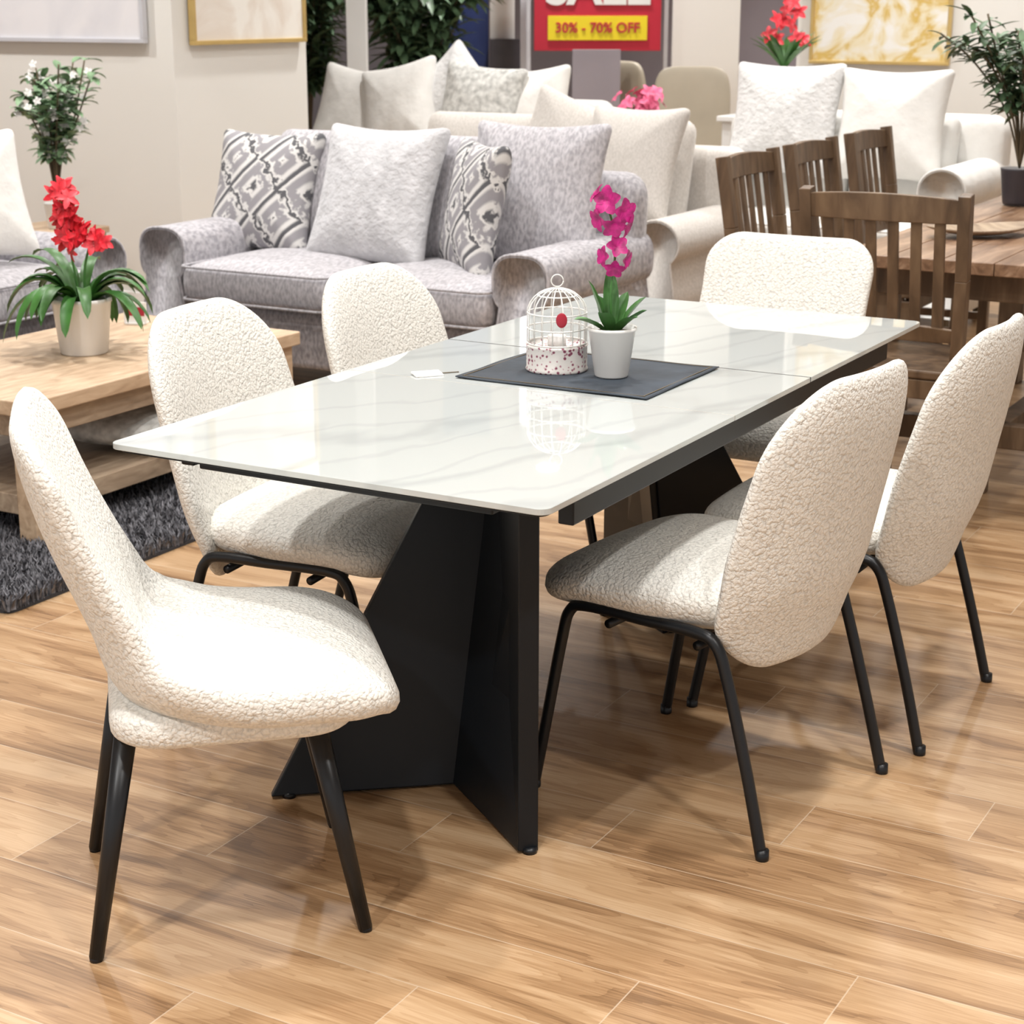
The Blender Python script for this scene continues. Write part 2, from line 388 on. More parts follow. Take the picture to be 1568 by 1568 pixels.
w.node_tree.nodes['Background'].inputs[0].default_value=(1,.992,.985,1); w.node_tree.nodes['Background'].inputs[1].default_value=.80
# ------------------------------------------------------------ dining table
table=root('dining_table',(-.3415,2.928,0),ROT)
def rrect(x0,x1,y0,y1,r,z,seg=5):
    pts=[]
    for cx,cy,a0 in((x1-r,y0+r,-90),(x1-r,y1-r,0),(x0+r,y1-r,90),(x0+r,y0+r,180)):
        for k in range(seg+1):
            a=math.radians(a0+90*k/seg); pts.append((cx+r*math.cos(a),cy+r*math.sin(a),z))
    return pts
def slab(name,x0,x1,y0,y1,r,z0,z1,mat,parent,bw=.002):
    b_=rrect(x0,x1,y0,y1,r,z0); t=rrect(x0,x1,y0,y1,r,z1); n=len(b_)
    F=[tuple(reversed(range(n))),tuple(range(n,2*n))]+[(k,(k+1)%n,n+(k+1)%n,n+k) for k in range(n)]
    o=mk(name,b_+t,F,mat,parent,smooth=False)
    if bw: bev(o,bw,2)
    return o
hw=.454
def endslab(name,y0,y1,round0,z0,z1,mat):
    r=.022; n=6
    pts=[]
    for cx,cy,a0,ra in((hw,y0,-90,round0),(hw,y1,0,not round0),(-hw,y1,90,not round0),(-hw,y0,180,round0)):
        rr_=r if ra else .001
        sx=1 if cx>0 else -1; sy=1 if cy==y1 else -1
        for k in range(n+1):
            a=math.radians(a0+90*k/n); pts.append((cx-sx*rr_+rr_*math.cos(a),cy-sy*rr_+rr_*math.sin(a)))
    m_=len(pts); V=[(x,y,z0) for x,y in pts]+[(x,y,z1) for x,y in pts]
    F=[tuple(reversed(range(m_))),tuple(range(m_,2*m_))]+[(k,(k+1)%m_,m_+(k+1)%m_,m_+k) for k in range(m_)]
    return bev(mk(name,V,F,mat,table,smooth=False),.0008,1)
endslab('top_near',0,.769,True,.749,.760,M['marble'])
slab('top_leaf',-hw,hw,.7715,1.185,.001,.749,.760,M['marble'],table,.0008)
endslab('top_far',1.1915,1.98,False,.749,.760,M['marble'])
slab('top_backing',-hw+.012,hw-.012,.012,1.968,.02,.742,.7489,M['base'],table,.001)
box('leaf_joint_strip_far',(0,1.18825,.7545),(2*hw-.002,.0062,.0104),M['black'],table,0)
box('leaf_joint_strip_near',(0,.77025,.7543),(2*hw-.002,.0024,.0102),M['oakgrey'],table,0)
for s in(-1,1):
    box('rail_%d'%(s+2),(s*.405,.99,.715),(.03,1.66,.055),M['base'],table,.003)
    box('slide_%d'%(s+2),(s*.2,.99,.725),(.04,1.8,.025),M['black'],table,.002)
box('crossrail_1',(0,.10,.726),(.62,.04,.03),M['base'],table,.003)
box('crossrail_2',(0,1.88,.726),(.62,.04,.03),M['base'],table,.003)
box('centre_plate',(0,.99,.727),(.5,1.3,.03),M['base'],table,.003)
def plate(name,quad,th,parent):
    q=[Vector(v) for v in quad]; nrm=(q[1]-q[0]).cross(q[3]-q[0]).normalized()*th
    V=q+[v+nrm for v in q]
    F=[(3,2,1,0),(4,5,6,7),(0,1,5,4),(1,2,6,5),(2,3,7,6),(3,0,4,7)]
    o=mk(name,V,F,M['base'],parent,smooth=False); bev(o,.003,2); return o
def base(nm,flip):
    def q(w_,l_,z_):
        if flip: return (-w_,1.98-l_,z_)
        return (w_,l_,z_)
    plate(nm+'_wing_slanted',[q(-.284,.219,.006),q(.016,.463,.006),q(.016,.633,.735),q(-.045,.585,.735)],-.03,table)
    plate(nm+'_wing_upright',[q(-.012,.459,.006),q(.262,.255,.006),q(.245,.285,.735),q(-.012,.635,.735)],-.042,table)
    for a,b_ in((-.262,.25),(.275,.275)):
        p=q(a,b_,0.004); lathe(nm+'_glide',[(.014,-.004),(.014,.006),(.001,.006)],M['black'],table,16,loc=p)
base('base_near',False); base('base_far',True)
# ------------------------------------------------------------ chairs
def smooth(t): t=max(0,min(1,t)); return t*t*(3-2*t)
def lerp(a,b,t): return a+(b-a)*t
def interp(tab,x):
    n=len(tab)
    if x<=tab[0][0]: return tab[0][1]
    if x>=tab[-1][0]: return tab[-1][1]
    for i in range(n-1):
        if x<=tab[i+1][0]:
            x0,y0=tab[i]; x1,y1=tab[i+1]
            m0=((y1-tab[i-1][1])/(x1-tab[i-1][0])) if i>0 else (y1-y0)/(x1-x0)
            m1=((tab[i+2][1]-y0)/(tab[i+2][0]-x0)) if i+2<n else (y1-y0)/(x1-x0)
            h=x1-x0; t=(x-x0)/h
            return (2*t**3-3*t*t+1)*y0+(t**3-2*t*t+t)*h*m0+(-2*t**3+3*t*t)*y1+(t**3-t*t)*h*m1
def side_chair(center,facing):
    rz=math.atan2(facing[1],facing[0])-math.pi/2
    r=root('dining_chair',(center[0],center[1],0),rz)
    def sd(x,y,h):
        z=.442+h
        z+=.012*(1-(x/.25)**2)*(1 if h>0 else 0)
        f=smooth((y-.10)/.16); z-=.020*f
        if h<0: x*=1-.08*(-h/.05)
        return (x,y+.040,z)
    def so(x,y):
        k=1-.14*smooth((-y)/.23)
        return x*k,y
    cushion('seat',0,0,.060,M['boucle'],r,tn=2.8,deform=sd,outline=so,per=rr_outline(.257,.237,.10,.09))
    z0,z1=.325,.895; hh=(z1-z0)/2
    def bo(x,y):
        t=(y+hh)/(2*hh)
        return x*interp([(0,.82),(.15,.92),(.35,1.0),(.55,1.01),(.8,.98),(1,.93)],t),y
    def bd(x,y,h):
        t=(y+hh)/(2*hh); z=z0+y+hh
        yy=-.228+.026*(1-smooth(t/.35))-.108*max(0,t-.15)**1.1
        c=lerp(1.35,.85,smooth(t))
        k=2*c*x; nl=math.hypot(1,k)
        return (x-h*k/nl, yy+c*x*x+h/nl, z)
    cushion('backrest',0,0,.038,M['boucle'],r,tn=2.4,deform=bd,outline=bo,per=rr_outline(.257,hh,.12,.155))
    for s in(-1,1):
        pts=catmull([(s*.245,.265,0.006),(s*.240,.237,.16),(s*.236,.205,.33),(s*.238,.185,.392),(s*.238,.145,.410),(s*.238,.0,.410),(s*.238,-.10,.410),(s*.238,-.145,.395),(s*.237,-.172,.33),(s*.240,-.222,.16),(s*.245,-.262,.006)],6)
        tube('leg_frame_%d'%(s+2),pts,.0115,M['black'],r,12)
    tube('crossbar_1',[(-.23,.10,.38),(.23,.10,.38)],.009,M['black'],r); tube('crossbar_2',[(-.23,-.10,.38),(.23,-.10,.38)],.009,M['black'],r)
    for sx in(-1,1):
        for sy in(-1,1): lathe('glide',[(.0125,0),(.0130,.004),(.0125,.02),(.001,.021)],M['black'],r,14,loc=(sx*.245,sy*.2645,0))
    return r
side_chair((.405,3.357),(-.79,.61))
side_chair((.76,3.828),(-.86,.51))
side_chair((-.42,3.75),(.92,-.39))
side_chair((-.108,4.283),(.88,-.475))
prof=catmull([(.292,.390,0),(.265,.422,0),(.18,.442,0),(.06,.440,0),(-.03,.438,0),(-.10,.446,0),(-.143,.480,0),(-.172,.555,0),(-.208,.645,0),(-.243,.735,0),(-.272,.82,0),(-.298,.900,0)],10)
cum=[0]
for a,b_ in zip(prof,prof[1:]): cum.append(cum[-1]+(b_-a).length)
PL=cum[-1]
def pe(s):
    def at(q):
        q=max(0,min(PL,q))
        for i in range(len(cum)-1):
            if q<=cum[i+1] or i==len(cum)-2:
                return prof[i].lerp(prof[i+1],(q-cum[i])/(cum[i+1]-cum[i]))
    d=(at(s+.045)-at(s-.045)).normalized()
    return at(s),d
def shell_chair(center,facing):
    rz=math.atan2(facing[1],facing[0])-math.pi/2
    r=root('upholstered_end_chair',(center[0],center[1],0),rz)
    H=PL/2
    def wid(t): return interp([(0,.245),(.12,.268),(.35,.282),(.48,.274),(.60,.252),(.8,.246),(.93,.25),(1,.245)],t)
    def ol(x,y):
        t=(y+H)/PL; return x*wid(t)/.27,y
    def T(x,y):
        t=(y+H)/PL; return interp([(0,.046),(.1,.058),(.35,.060),(.46,.048),(.58,.036),(.8,.034),(1,.031)],t)
    def df(x,y,h):
        t=(y+H)/PL; p,d=pe(y+H)
        n_=Vector((-d.y,d.x,0))
        if n_.dot(Vector((.3,.6,0)))<0: n_=-n_
        k=interp([(0,0),(.18,.0),(.30,.014),(.40,.045),(.49,.062),(.58,.048),(.75,.034),(1,.030)],t)
        u=abs(x)/wid(t)
        q=p+n_*(h+k*u**3.0)
        return (x,q.x,q.y)
    sh=cushion('shell',0,0,T,M['boucle'],r,tn=2.9,deform=df,outline=ol,per=rr_outline(.27,H,.09,.105),rs=[.06,.13,.2,.28,.36,.44,.52,.6,.67,.74,.8,.855,.9,.94,.97,.99])
    sm=sh.modifiers.new('relax','SMOOTH'); sm.factor=.5; sm.iterations=4
    cushion('seat_underbody',0,0,.045,M['boucle'],r,tn=3.4,loc=(0,.02,.405),per=rr_outline(.245,.20,.09,.08))
    for sx in(-1,1):
        for sy in(-1,1):
            tube('leg_%d'%((sx+1)+(sy+1)//2+1),[(sx*.165,sy*.155,.38),(sx*.205,sy*.225,.006)],[.019,.0125],M['black'],r,16)
            lathe('glide',[(.011,0),(.0115,.008),(.001,.009)],M['black'],r,14,loc=(sx*.205,sy*.2255,0))
    return r
shell_chair((-.517,2.89),(.975,.223))
shell_chair((.655,4.775),(-.4926,-.870))
# ------------------------------------------------------------ table decor
pm=root('placemat',(.166,3.778,.7605),ROT)
V=[];F=[];nx,ny=40,34
for j in range(ny+1):
    for i in range(nx+1):
        x=(i/nx-.5)*.45;y=(j/ny-.5)*.37
        z=.0016+.0014*math.sin(x*23+y*11)*math.sin(y*19-x*7)
        V.append((x,y,z))
for j in range(ny):
    for i in range(nx):
        a=j*(nx+1)+i; F.append((a,a+1,a+nx+2,a+nx+1))
o=mk('cloth',V,F,M['navy'],pm); s_=o.modifiers.new('s','SOLIDIFY'); s_.thickness=.0022; s_.offset=1
for k,(c,sz) in enumerate([((0,-.172),(.43,.002)),((0,.172),(.43,.002)),((-.212,0),(.002,.345)),((.212,0),(.002,.345))]):
    box('hem_stitch_%d'%(k+1),(c[0],c[1],.0048),(sz[0],sz[1],.001),M['stem'],pm,0)
bc=root('birdcage_candle_holder',(.097,3.80,.765))
R=.064
lathe('drum',[(.066,0),(.068,.004),(.066,.008),(.066,.052),(.068,.056),(.064,.058),(.058,.05),(.001,.05)],M['floral'],bc,40)
V=[];F=[]
for k in range(18):
    a=2*math.pi*k/18; c,s=math.cos(a),math.sin(a)
    pts=[(R*c,R*s,.055),(R*c,R*s,.125)]+[(R*math.cos(q)*c,R*math.cos(q)*s,.125+.052*math.sin(q)) for q in [math.radians(t) for t in range(12,91,13)]]
    tube_data(V,F,pts,.0014,6)
for z,rr in((.06,R),(.092,R),(.125,R),(.162,R*.66)):
    pts=[(rr*math.cos(2*math.pi*k/40),rr*math.sin(2*math.pi*k/40),z) for k in range(41)]
    tube_data(V,F,pts,.0018,6)
pts=[(.013*math.cos(2*math.pi*k/20),0,.193+.013*math.sin(2*math.pi*k/20)) for k in range(21)]
tube_data(V,F,pts,.0014,6)
mk('cage_wires',V,F,M['wire'],bc)
lathe('tealight',[(.02,.052),(.02,.075),(.018,.076),(.001,.075)],M['ceramic'],bc,24)
cushion('heart_charm',.012,.016,.003,M['redp'],bc,n=2,tn=2,loc=(.008,-.066,.118),rot=(math.radians(90),0,0))
orc=root('potted_orchid',(.212,3.732,.7645))
lathe('pot',[(.034,0),(.036,.003),(.050,.098),(.053,.1),(.053,.106),(.048,.106),(.044,.09),(.001,.088)],M['ceramic'],orc,40)
lathe('soil',[(.045,.086),(.045,.094),(.001,.096)],M['soil'],orc,24)
stem=catmull([(0,0,.09),(-.004,-.004,.18),(.004,0,.26),(-.002,.006,.32),(-.014,.004,.36),(-.022,-.004,.38)],6)
tube('flower_stem',stem,.0026,M['green'],orc,8)
V=[];F=[]
for ang,ln,wd,dr,el in [(-20,.085,.034,.5,1.3),(200,.085,.034,.7,1.0),(60,.10,.032,.4,1.8),(120,.09,.03,.4,2.0),(250,.09,.034,.6,1.4),(310,.08,.032,.7,1.3),(95,.14,.034,.15,4.0),(10,.10,.03,.5,1.8),(170,.12,.03,.2,3.2)]:
    a=math.radians(ang); leaf(V,F,(0.012*math.cos(a),.012*math.sin(a),.09),(math.cos(a),math.sin(a),el),ln,wd,dr,8,.25)
mk('leaves',V,F,M['green'],orc)
def bloom(V,F,c,nrm,s,petals=5,wid=.8,ph=0,cup=.25):
    nrm=Vector(nrm).normalized(); u=nrm.cross(Vector((0,0,1)))
    if u.length<.1:u=Vector((1,0,0))
    u.normalize(); v=u.cross(nrm)
    for k in range(petals):
        a=2*math.pi*k/petals+ph; d=u*math.cos(a)+v*math.sin(a)+nrm*cup
        side=nrm.cross(d).normalized(); p=Vector(c); d.normalize(); i0=len(V)
        for i in range(5):
            t=i/4; w_=s*wid*.5*math.sin(math.pi*(t*.8+.12)); q=p+d*s*t-nrm*s*.25*t*t
            V.append(q-side*w_+nrm*w_*.3);V.append(q);V.append(q+side*w_+nrm*w_*.3)
        for i in range(4):
            b0=i0+3*i; F.append((b0,b0+1,b0+4,b0+3));F.append((b0+1,b0+2,b0+5,b0+4))
V=[];F=[]
for c,nr,s in [((-.014,-.022,.372),(-.5,-1,.2),.036),((.018,-.02,.350),(.8,-1,-.1),.034),((-.030,-.012,.334),(-1,-.6,-.3),.030),((.024,-.006,.318),(1,-.4,-.4),.028),((-.002,-.026,.322),(.1,-1,-.5),.030),((-.034,-.002,.382),(-1,-.1,.7),.026),((.006,-.018,.278),(.3,-1,.4),.028),((-.018,-.01,.256),(-1,-.6,.1),.026),((.024,-.006,.250),(1,-.5,-.2),.026),((.002,-.02,.234),(-.1,-1,-.6),.026)]:
    bloom(V,F,c,nr,s,5,.75,random.random(),.5)
mk('blossoms',V,F,M['magenta'],orc)
tg=root('price_tag',(-.182,3.76,.7605),.35)
box('card',(0,0,.003),(.062,.038,.003),M['whitep'],tg,0,rot=(.08,0,0))
box('string_loop',(.05,.004,.0012),(.045,.003,.0015),M['stem'],tg,0)
# ------------------------------------------------------------ sofas
def sofa(name,w0,l0,width,depth,mat,cmat,back=.80,ncush=2,arm_h=.62,arm_w=.22,rz=ROT,seat_t=.17,backc=True,sq=2.0):
    r=root(name,tuple(P(w0,l0)),rz)
    hw_=width/2; hd=depth/2
    box('base',(0,0.02,.22),(width-.08,depth-.1,.24),mat,r,.03,seg=3)
    for sx in(-1,1):
        for sy in(-1,1): beam('foot_%d'%(sx+1+(sy+1)//2+1),(sx*(hw_-.1),sy*(hd-.12),0),(sx*(hw_-.1),sy*(hd-.12),.12),.06,.06,M['stem'],r)
    def bd(x,y,h): return (x,hd-.12-h+.03*(y/.4),.12+(back-.12)/2+y)
    cushion('back_frame',0,0,.12,mat,r,tn=5,deform=bd,per=rr_outline(hw_-.02,(back-.1)/2,.03,.10,.03))
    for s in(-1,1):
        ax=s*(hw_-arm_w/2); R1=arm_w*.52
        sec=[]
        for t in range(-50,231,14):
            a=math.radians(t); sec.append((R1*se(math.cos(a),2/sq),arm_h-R1+R1*se(math.sin(a),2/sq)*.92))
        pw=arm_w*(.42 if sq<2.5 else .49)
        sec=[(pw,.10)]+[(pw,.30)]+sec+[(-pw,.30),(-pw,.10)]
        V=[];F=[];ns=len(sec)
        ys=[(-hd+.01,.90),(-hd+.018,.97),(-hd+.04,1.0),(0,1.0),(hd-.12,1.0),(hd-.03,.97)]
        for y,k in ys:
            for (x,z) in sec:
                zc=arm_h-R1
                V.append((ax+x*k,y,(zc+(z-zc)*k) if z>zc else z))
        for i in range(len(ys)-1):
            for j in range(ns):
                j2=(j+1)%ns; F.append((i*ns+j,i*ns+j2,(i+1)*ns+j2,(i+1)*ns+j))
        F.append(tuple(range(ns))); F.append(tuple(reversed([(len(ys)-1)*ns+j for j in range(ns)])))
        mk('arm_%d'%(s+2),V,F,mat,r)
        V=[];F=[]
        ring=[(ax+x*.97,-hd+.016,(arm_h-R1+(z-arm_h+R1)*.97) if z>arm_h-R1 else z) for x,z in sec]
        tube_data(V,F,ring,.0065,8); mk('arm_piping_%d'%(s+2),V,F,cmat,r)
    inw=width-2*arm_w
    cw=inw/ncush
    for k in range(ncush):
        cx=-inw/2+cw*(k+.5)
        def sd(x,y,h): return (x,y,h+(.025*max(0,1-(x/(cw/2))**2)*max(0,1-(y/(depth*.4))**2) if h>0 else 0))
        pr=rr_outline(cw/2-.004,depth*.40,.05,.05,.03)
        cushion('seat_cushion_%d'%(k+1),0,0,seat_t/2,cmat,r,tn=5,deform=sd,loc=(cx,-.13,.34+seat_t/2),per=pr)
        for nm_,zz in (('a',.34+seat_t*.90),('b',.34+seat_t*.12)):
            ring=[(x+cx,y-.13,zz) for x,y in pr+pr[:1]]
            V=[];F=[];tube_data(V,F,ring,.006,6);mk('seat_piping_%d%s'%(k+1,nm_),V,F,cmat,r)
        if backc:
            cushion('back_cushion_%d'%(k+1),0,0,.10,cmat,r,tn=2.6,loc=(cx,hd-.30,.34+seat_t+.235),rot=(math.radians(90-14),0,0),per=rr_outline(cw/2-.004,.26,.06,.06,.03))
    return r
def pillow(name,loc,size,mat,rz,lean=18,thick=.085,roll=0):
    r=root(name,loc,rz)
    a=size/2
    def ol(x,y):
        u=abs(x)/a;v=abs(y)/a
        k=1-.09*(1-min(u,v)**2)*max(u,v)
        return x*k,y*k
    cushion('cushion',0,0,thick,mat,r,tn=2.0,outline=ol,per=rr_outline(a,a,.03,.03,.02),rot=(math.radians(90-lean),math.radians(roll),0))
    return r
sofa('grey_sofa',-4.03,6.145,1.92,.95,M['sofa'],M['sofacush'],back=.86,arm_h=.65,arm_w=.23,sq=2.9)
def SP(x,y,z): return tuple(P(-4.047+x,6.145+y,z))
pillow('patterned_pillow',SP(-.68,.05,.745),.54,M['ikat'],ROT,20)
pillow('faux_fur_pillow',SP(-.07,.0,.765),.60,M['fur'],ROT-.05,22,.10)
pillow('patterned_pillow',SP(.43,-.06,.745),.54,M['ikat'],ROT-.75,12)
pillow('grey_pillow',SP(.62,.10,.80),.58,M['sofacush'],ROT+.1,18,.09)
sofa('beige_sofa',-4.15,7.57,1.9,.92,M['beige'],M['beige'],back=.86)
pillow('beige_pillow',tuple(P(-3.60,7.45,.82)),.54,M['beige'],ROT-.2,20,.09)
pillow('beige_pillow',tuple(P(-3.98,7.6,.84)),.52,M['beige'],ROT+.3,18,.09,20)
sofa('white_loveseat',-3.0,8.62,1.5,.92,M['white_f'],M['white_f'],back=.98,arm_h=.80)
pillow('white_pillow',tuple(P(-3.30,8.60,.96)),.58,M['whitefur'],ROT,16,.1)
pillow('white_pillow',tuple(P(-2.75,8.60,.95)),.56,M['white_f'],ROT,16,.1)
sofa('white_sofa',-5.75,9.35,1.9,.95,M['white_f'],M['white_f'],back=.95,arm_h=.75)
for k,(dx,z,m_,rr) in enumerate([(-.6,.88,'white_f',8),(-.2,.92,'white_f',-12),(.12,.95,'whitefur',45),(.35,.92,'leafprint',5),(.62,.90,'white_f',-6)]):
    pillow('white_pillow',tuple(P(-5.75+dx,9.25-(k%2)*.1,z)),.54,M[m_],ROT,16,.1,rr)
sofa('grey_loveseat',-5.47,4.66,1.9,.95,M['sofa'],M['sofacush'],back=.86,rz=ROT+math.pi/2)
pillow('white_pillow',tuple(P(-5.3,5.05,.80)),.52,M['white_f'],ROT+math.pi/2-.3,18)
# ------------------------------------------------------------ rug
rug=root('shag_rug',tuple(P(-3.29,3.16)),ROT)
RW,RL=1.65,2.35
slab('backing',-RW,0,0,RL,.03,0.001,.010,M['rugbase'],rug,0)
V=[];F=[]
for i in range(52000):
    x=-RW*random.random()**1.2; y=RL*random.random()**1.3
    a=random.random()*6.283; ln=.028+.02*random.random(); tl=.028*random.random()
    dx,dy=math.cos(a),math.sin(a); wv=.0035
    b0=len(V)
    V+=[(x-dy*wv,y+dx*wv,.008),(x+dy*wv,y-dx*wv,.008),(x+dx*tl*.4+dy*wv,y+dy*tl*.4-dx*wv,.008+ln*.7),(x+dx*tl*.4-dy*wv,y+dy*tl*.4+dx*wv,.008+ln*.7),(x+dx*tl,y+dy*tl,.008+ln)]
    F+=[(b0,b0+1,b0+2,b0+3),(b0+3,b0+2,b0+4)]
mk('pile',V,F,M['shag'],rug,smooth=False)
# ------------------------------------------------------------ coffee table
ct=root('coffee_table',(-1.379,5.63,.010),ROT)
slab('top',-.39,.39,-.65,.65,.01,.395,.44,M['oak'],ct,.004)
for sx in(-1,1):
    for sy in(-1,1):
        box('leg_%d'%(sx+1+(sy+1)//2+1),(sx*.335,sy*.59,.20),(.07,.07,.395),M['oak'],ct,.004)
    box('apron_%d'%(sx+2),(sx*.345,0,.36),(.03,1.14,.07),M['oakgrey'],ct,.003)
    box('shelf_rail_%d'%(sx+2),(sx*.345,0,.125),(.04,1.14,.06),M['oakgrey'],ct,.003)
for sy in(-1,1): box('end_apron_%d'%(sy+2),(0,sy*.60,.36),(.62,.03,.07),M['oakgrey'],ct,.003)
for sy in(-1,1): box('end_shelf_rail_%d'%(sy+2),(0,sy*.60,.125),(.62,.04,.06),M['oakgrey'],ct,.003)
box('shelf',(0,0,.14),(.64,1.14,.02),M['oakgrey'],ct,.003)
r=root('patterned_floor_cushion',tuple(P(-3.80,4.3,.232)),ROT+.2)
cushion('cushion',.23,.23,.07,M['leafprint'],r,n=5,tn=2)
pl=root('potted_red_flowers',(-1.368,5.62,.4505))
lathe('pot',[(.07,0),(.075,.004),(.092,.16),(.096,.165),(.096,.178),(.088,.178),(.082,.15),(.001,.15)],M['ceramic'],pl,40)
lathe('soil',[(.085,.145),(.085,.158),(.001,.162)],M['soil'],pl,24)
V=[];F=[]
for k in range(40):
    a=random.random()*6.283; el=random.uniform(1.2,5.0)
    leaf(V,F,(.03*math.cos(a),.03*math.sin(a),.155),(math.cos(a),math.sin(a),el),random.uniform(.20,.32),.042,random.uniform(2.4,3.8),10,.2)
mk('leaves',V,F,M['green'],pl)
V=[];F=[]
tube_data(V,F,catmull([(0,0,.15),(-.02,0,.30),(-.03,0,.42),(-.05,.0,.52)],6),.004,8)
tube_data(V,F,catmull([(.01,0,.15),(.02,0,.28),(.05,0,.37)],6),.004,8)
mk('stems',V,F,M['green'],pl)
V=[];F=[]
for k in range(30):
    t=random.random(); c=(.0-.05*t+random.uniform(-.035,.035),random.uniform(-.035,.035),.33+.20*t)
    bloom(V,F,c,(random.uniform(-1,1),-random.random()-.2,random.uniform(-.3,.8)),.042,5,.5,random.random())
for k in range(8): bloom(V,F,(.06+random.uniform(-.025,.025),random.uniform(-.02,.02),.36+random.uniform(-.02,.02)),(random.uniform(-1,1),-1,.5),.035,5,.6)
mk('blossoms',V,F,M['red'],pl)
tc_=root('price_card',(-1.31,6.14,.4505),-.2)
box('card',(0,0,.04),(.085,.006,.075),M['whitep'],tc_,.001); box('foot',(0,.012,.003),(.07,.05,.006),M['whitep'],tc_,.001); box('print',(0,-.004,.045),(.07,.002,.03),M['redp'],tc_,0)
def foliage(name,loc,z0,h,spread,n,leafl,leafw,mat,potr=.12,poth=.25,potm=None,per=16,pot=True,blooms=None):
    r=root(name,loc)
    if pot:
        lathe('pot',[(potr*.75,0),(potr*.8,.01),(potr,poth*.95),(potr*1.03,poth),(potr*.92,poth),(.001,poth*.9)],potm or M['ceramic'],r,32)
    V=[];F=[];LV_=[];LF=[];BV=[];BF=[]
    for k in range(n):
        a=random.random()*6.283; s=spread*random.uniform(.3,1)
        pts=catmull([(0,0,z0),(s*.2*math.cos(a),s*.2*math.sin(a),z0+h*.35),(s*.6*math.cos(a),s*.6*math.sin(a),z0+h*.7*random.uniform(.8,1)),(s*math.cos(a),s*math.sin(a),z0+h*random.uniform(.65,1))],6)
        tube_data(V,F,pts,.004,6)
        for j in range(per):
            i=random.randint(len(pts)//3,len(pts)-1); b_=random.random()*6.283
            leaf(LV_,LF,pts[i],(math.cos(b_),math.sin(b_),random.uniform(-.2,1)),leafl*random.uniform(.7,1.2),leafw,random.uniform(.2,1),4,.15)
            if blooms and j%6==0:
                bloom(BV,BF,pts[i]+Vector((random.uniform(-.04,.04),random.uniform(-.04,.04),random.uniform(-.02,.04))),(random.uniform(-1,1),-1,.5),.022,5,.7)
    mk('branches',V,F,M['stem'],r); mk('leaves',LV_,LF,mat,r)
    if blooms: mk('blossoms',BV,BF,blooms,r)
    return r
foliage('potted_tree',(-1.50,13.4,0),.3,1.9,.5,22,.24,.055,M['green2'],.22,.4,per=50)
foliage('potted_tree',(-.66,13.0,0),.3,1.75,.6,26,.24,.055,M['green2'],.22,.4,per=60)
foliage('olive_branch_vase',(1.98,7.05,.765),.14,.62,.36,16,.10,.028,M['green2'],.07,.14,M['dark'],per=42)
st=root('side_table',tuple(P(-6.0,6.2)),ROT)
box('top',(0,0,.50),(.40,.40,.03),M['oak'],st,.004)
for sx in(-1,1):
    for sy in(-1,1): box('leg_%d'%(sx+1+(sy+1)//2+1),(sx*.17,sy*.17,.2425),(.035,.035,.485),M['oak'],st,.003)
foliage('flowering_branches_vase',tuple(P(-5.93,6.2,.5155)),.10,.66,.28,18,.085,.036,M['green3'],.06,.12,per=30,blooms=M['ceramic'])
cn=root('console_table',tuple(P(-4.35,8.45)),ROT)
box('top',(0,0,.82),(.8,.3,.03),M['browntop'],cn,.004)
for sx in(-1,1):
    for sy in(-1,1): box('leg_%d'%(sx+1+(sy+1)//2+1),(sx*.36,sy*.11,.4025),(.04,.04,.805),M['brown'],cn,.003)
pf=root('pink_flower_pot',tuple(P(-4.02,8.45,.8355)))
lathe('pot',[(.06,0),(.065,.01),(.08,.1),(.07,.1),(.001,.09)],M['ceramic'],pf,24)
V=[];F=[]
for k in range(34):
    a=random.random()*6.283;s=random.random()*.15
    bloom(V,F,(s*math.cos(a),s*math.sin(a),.13+random.random()*.12),(math.cos(a),math.sin(a)-.6,.8),.045,5,.7)
mk('blossoms',V,F,M['pink'],pf)
V=[];F=[]
for k in range(30):
    a=random.random()*6.283; leaf(V,F,(0,0,.09),(math.cos(a),math.sin(a),.8),.20,.05,.8)
mk('leaves',V,F,M['green'],pf)
# ------------------------------------------------------------ wooden dining set
wt=root('wooden_dining_table',tuple(P(-1.40,6.52)),ROT)
for k in range(6):
    box('top_plank_%d'%(k+1),(-.4167+.1667*k,0,.74),(.164,2.1,.04),M['browntop'],wt,.003)
for sx in(-1,1):
    box('apron_%d'%(sx+2),(sx*.42,0,.67),(.03,1.8,.09),M['brown'],wt,.003)
    for sy in(-1,1):
        box('leg_%d'%(sx+1+(sy+1)//2+1),(sx*.40,sy*.88,.36),(.10,.10,.72),M['brown'],wt,.005)
for sy in(-1,1): box('end_apron_%d'%(sy+2),(0,sy*.93,.67),(.80,.03,.09),M['brown'],wt,.003)
beam('stretcher',(0,-.85,.18),(0,.85,.18),.06,.08,M['brown'],wt)
for sy in(-1,1): beam('end_stretcher_%d'%(sy+2),(-.38,sy*.85,.18),(.38,sy*.85,.18),.05,.08,M['brown'],wt)
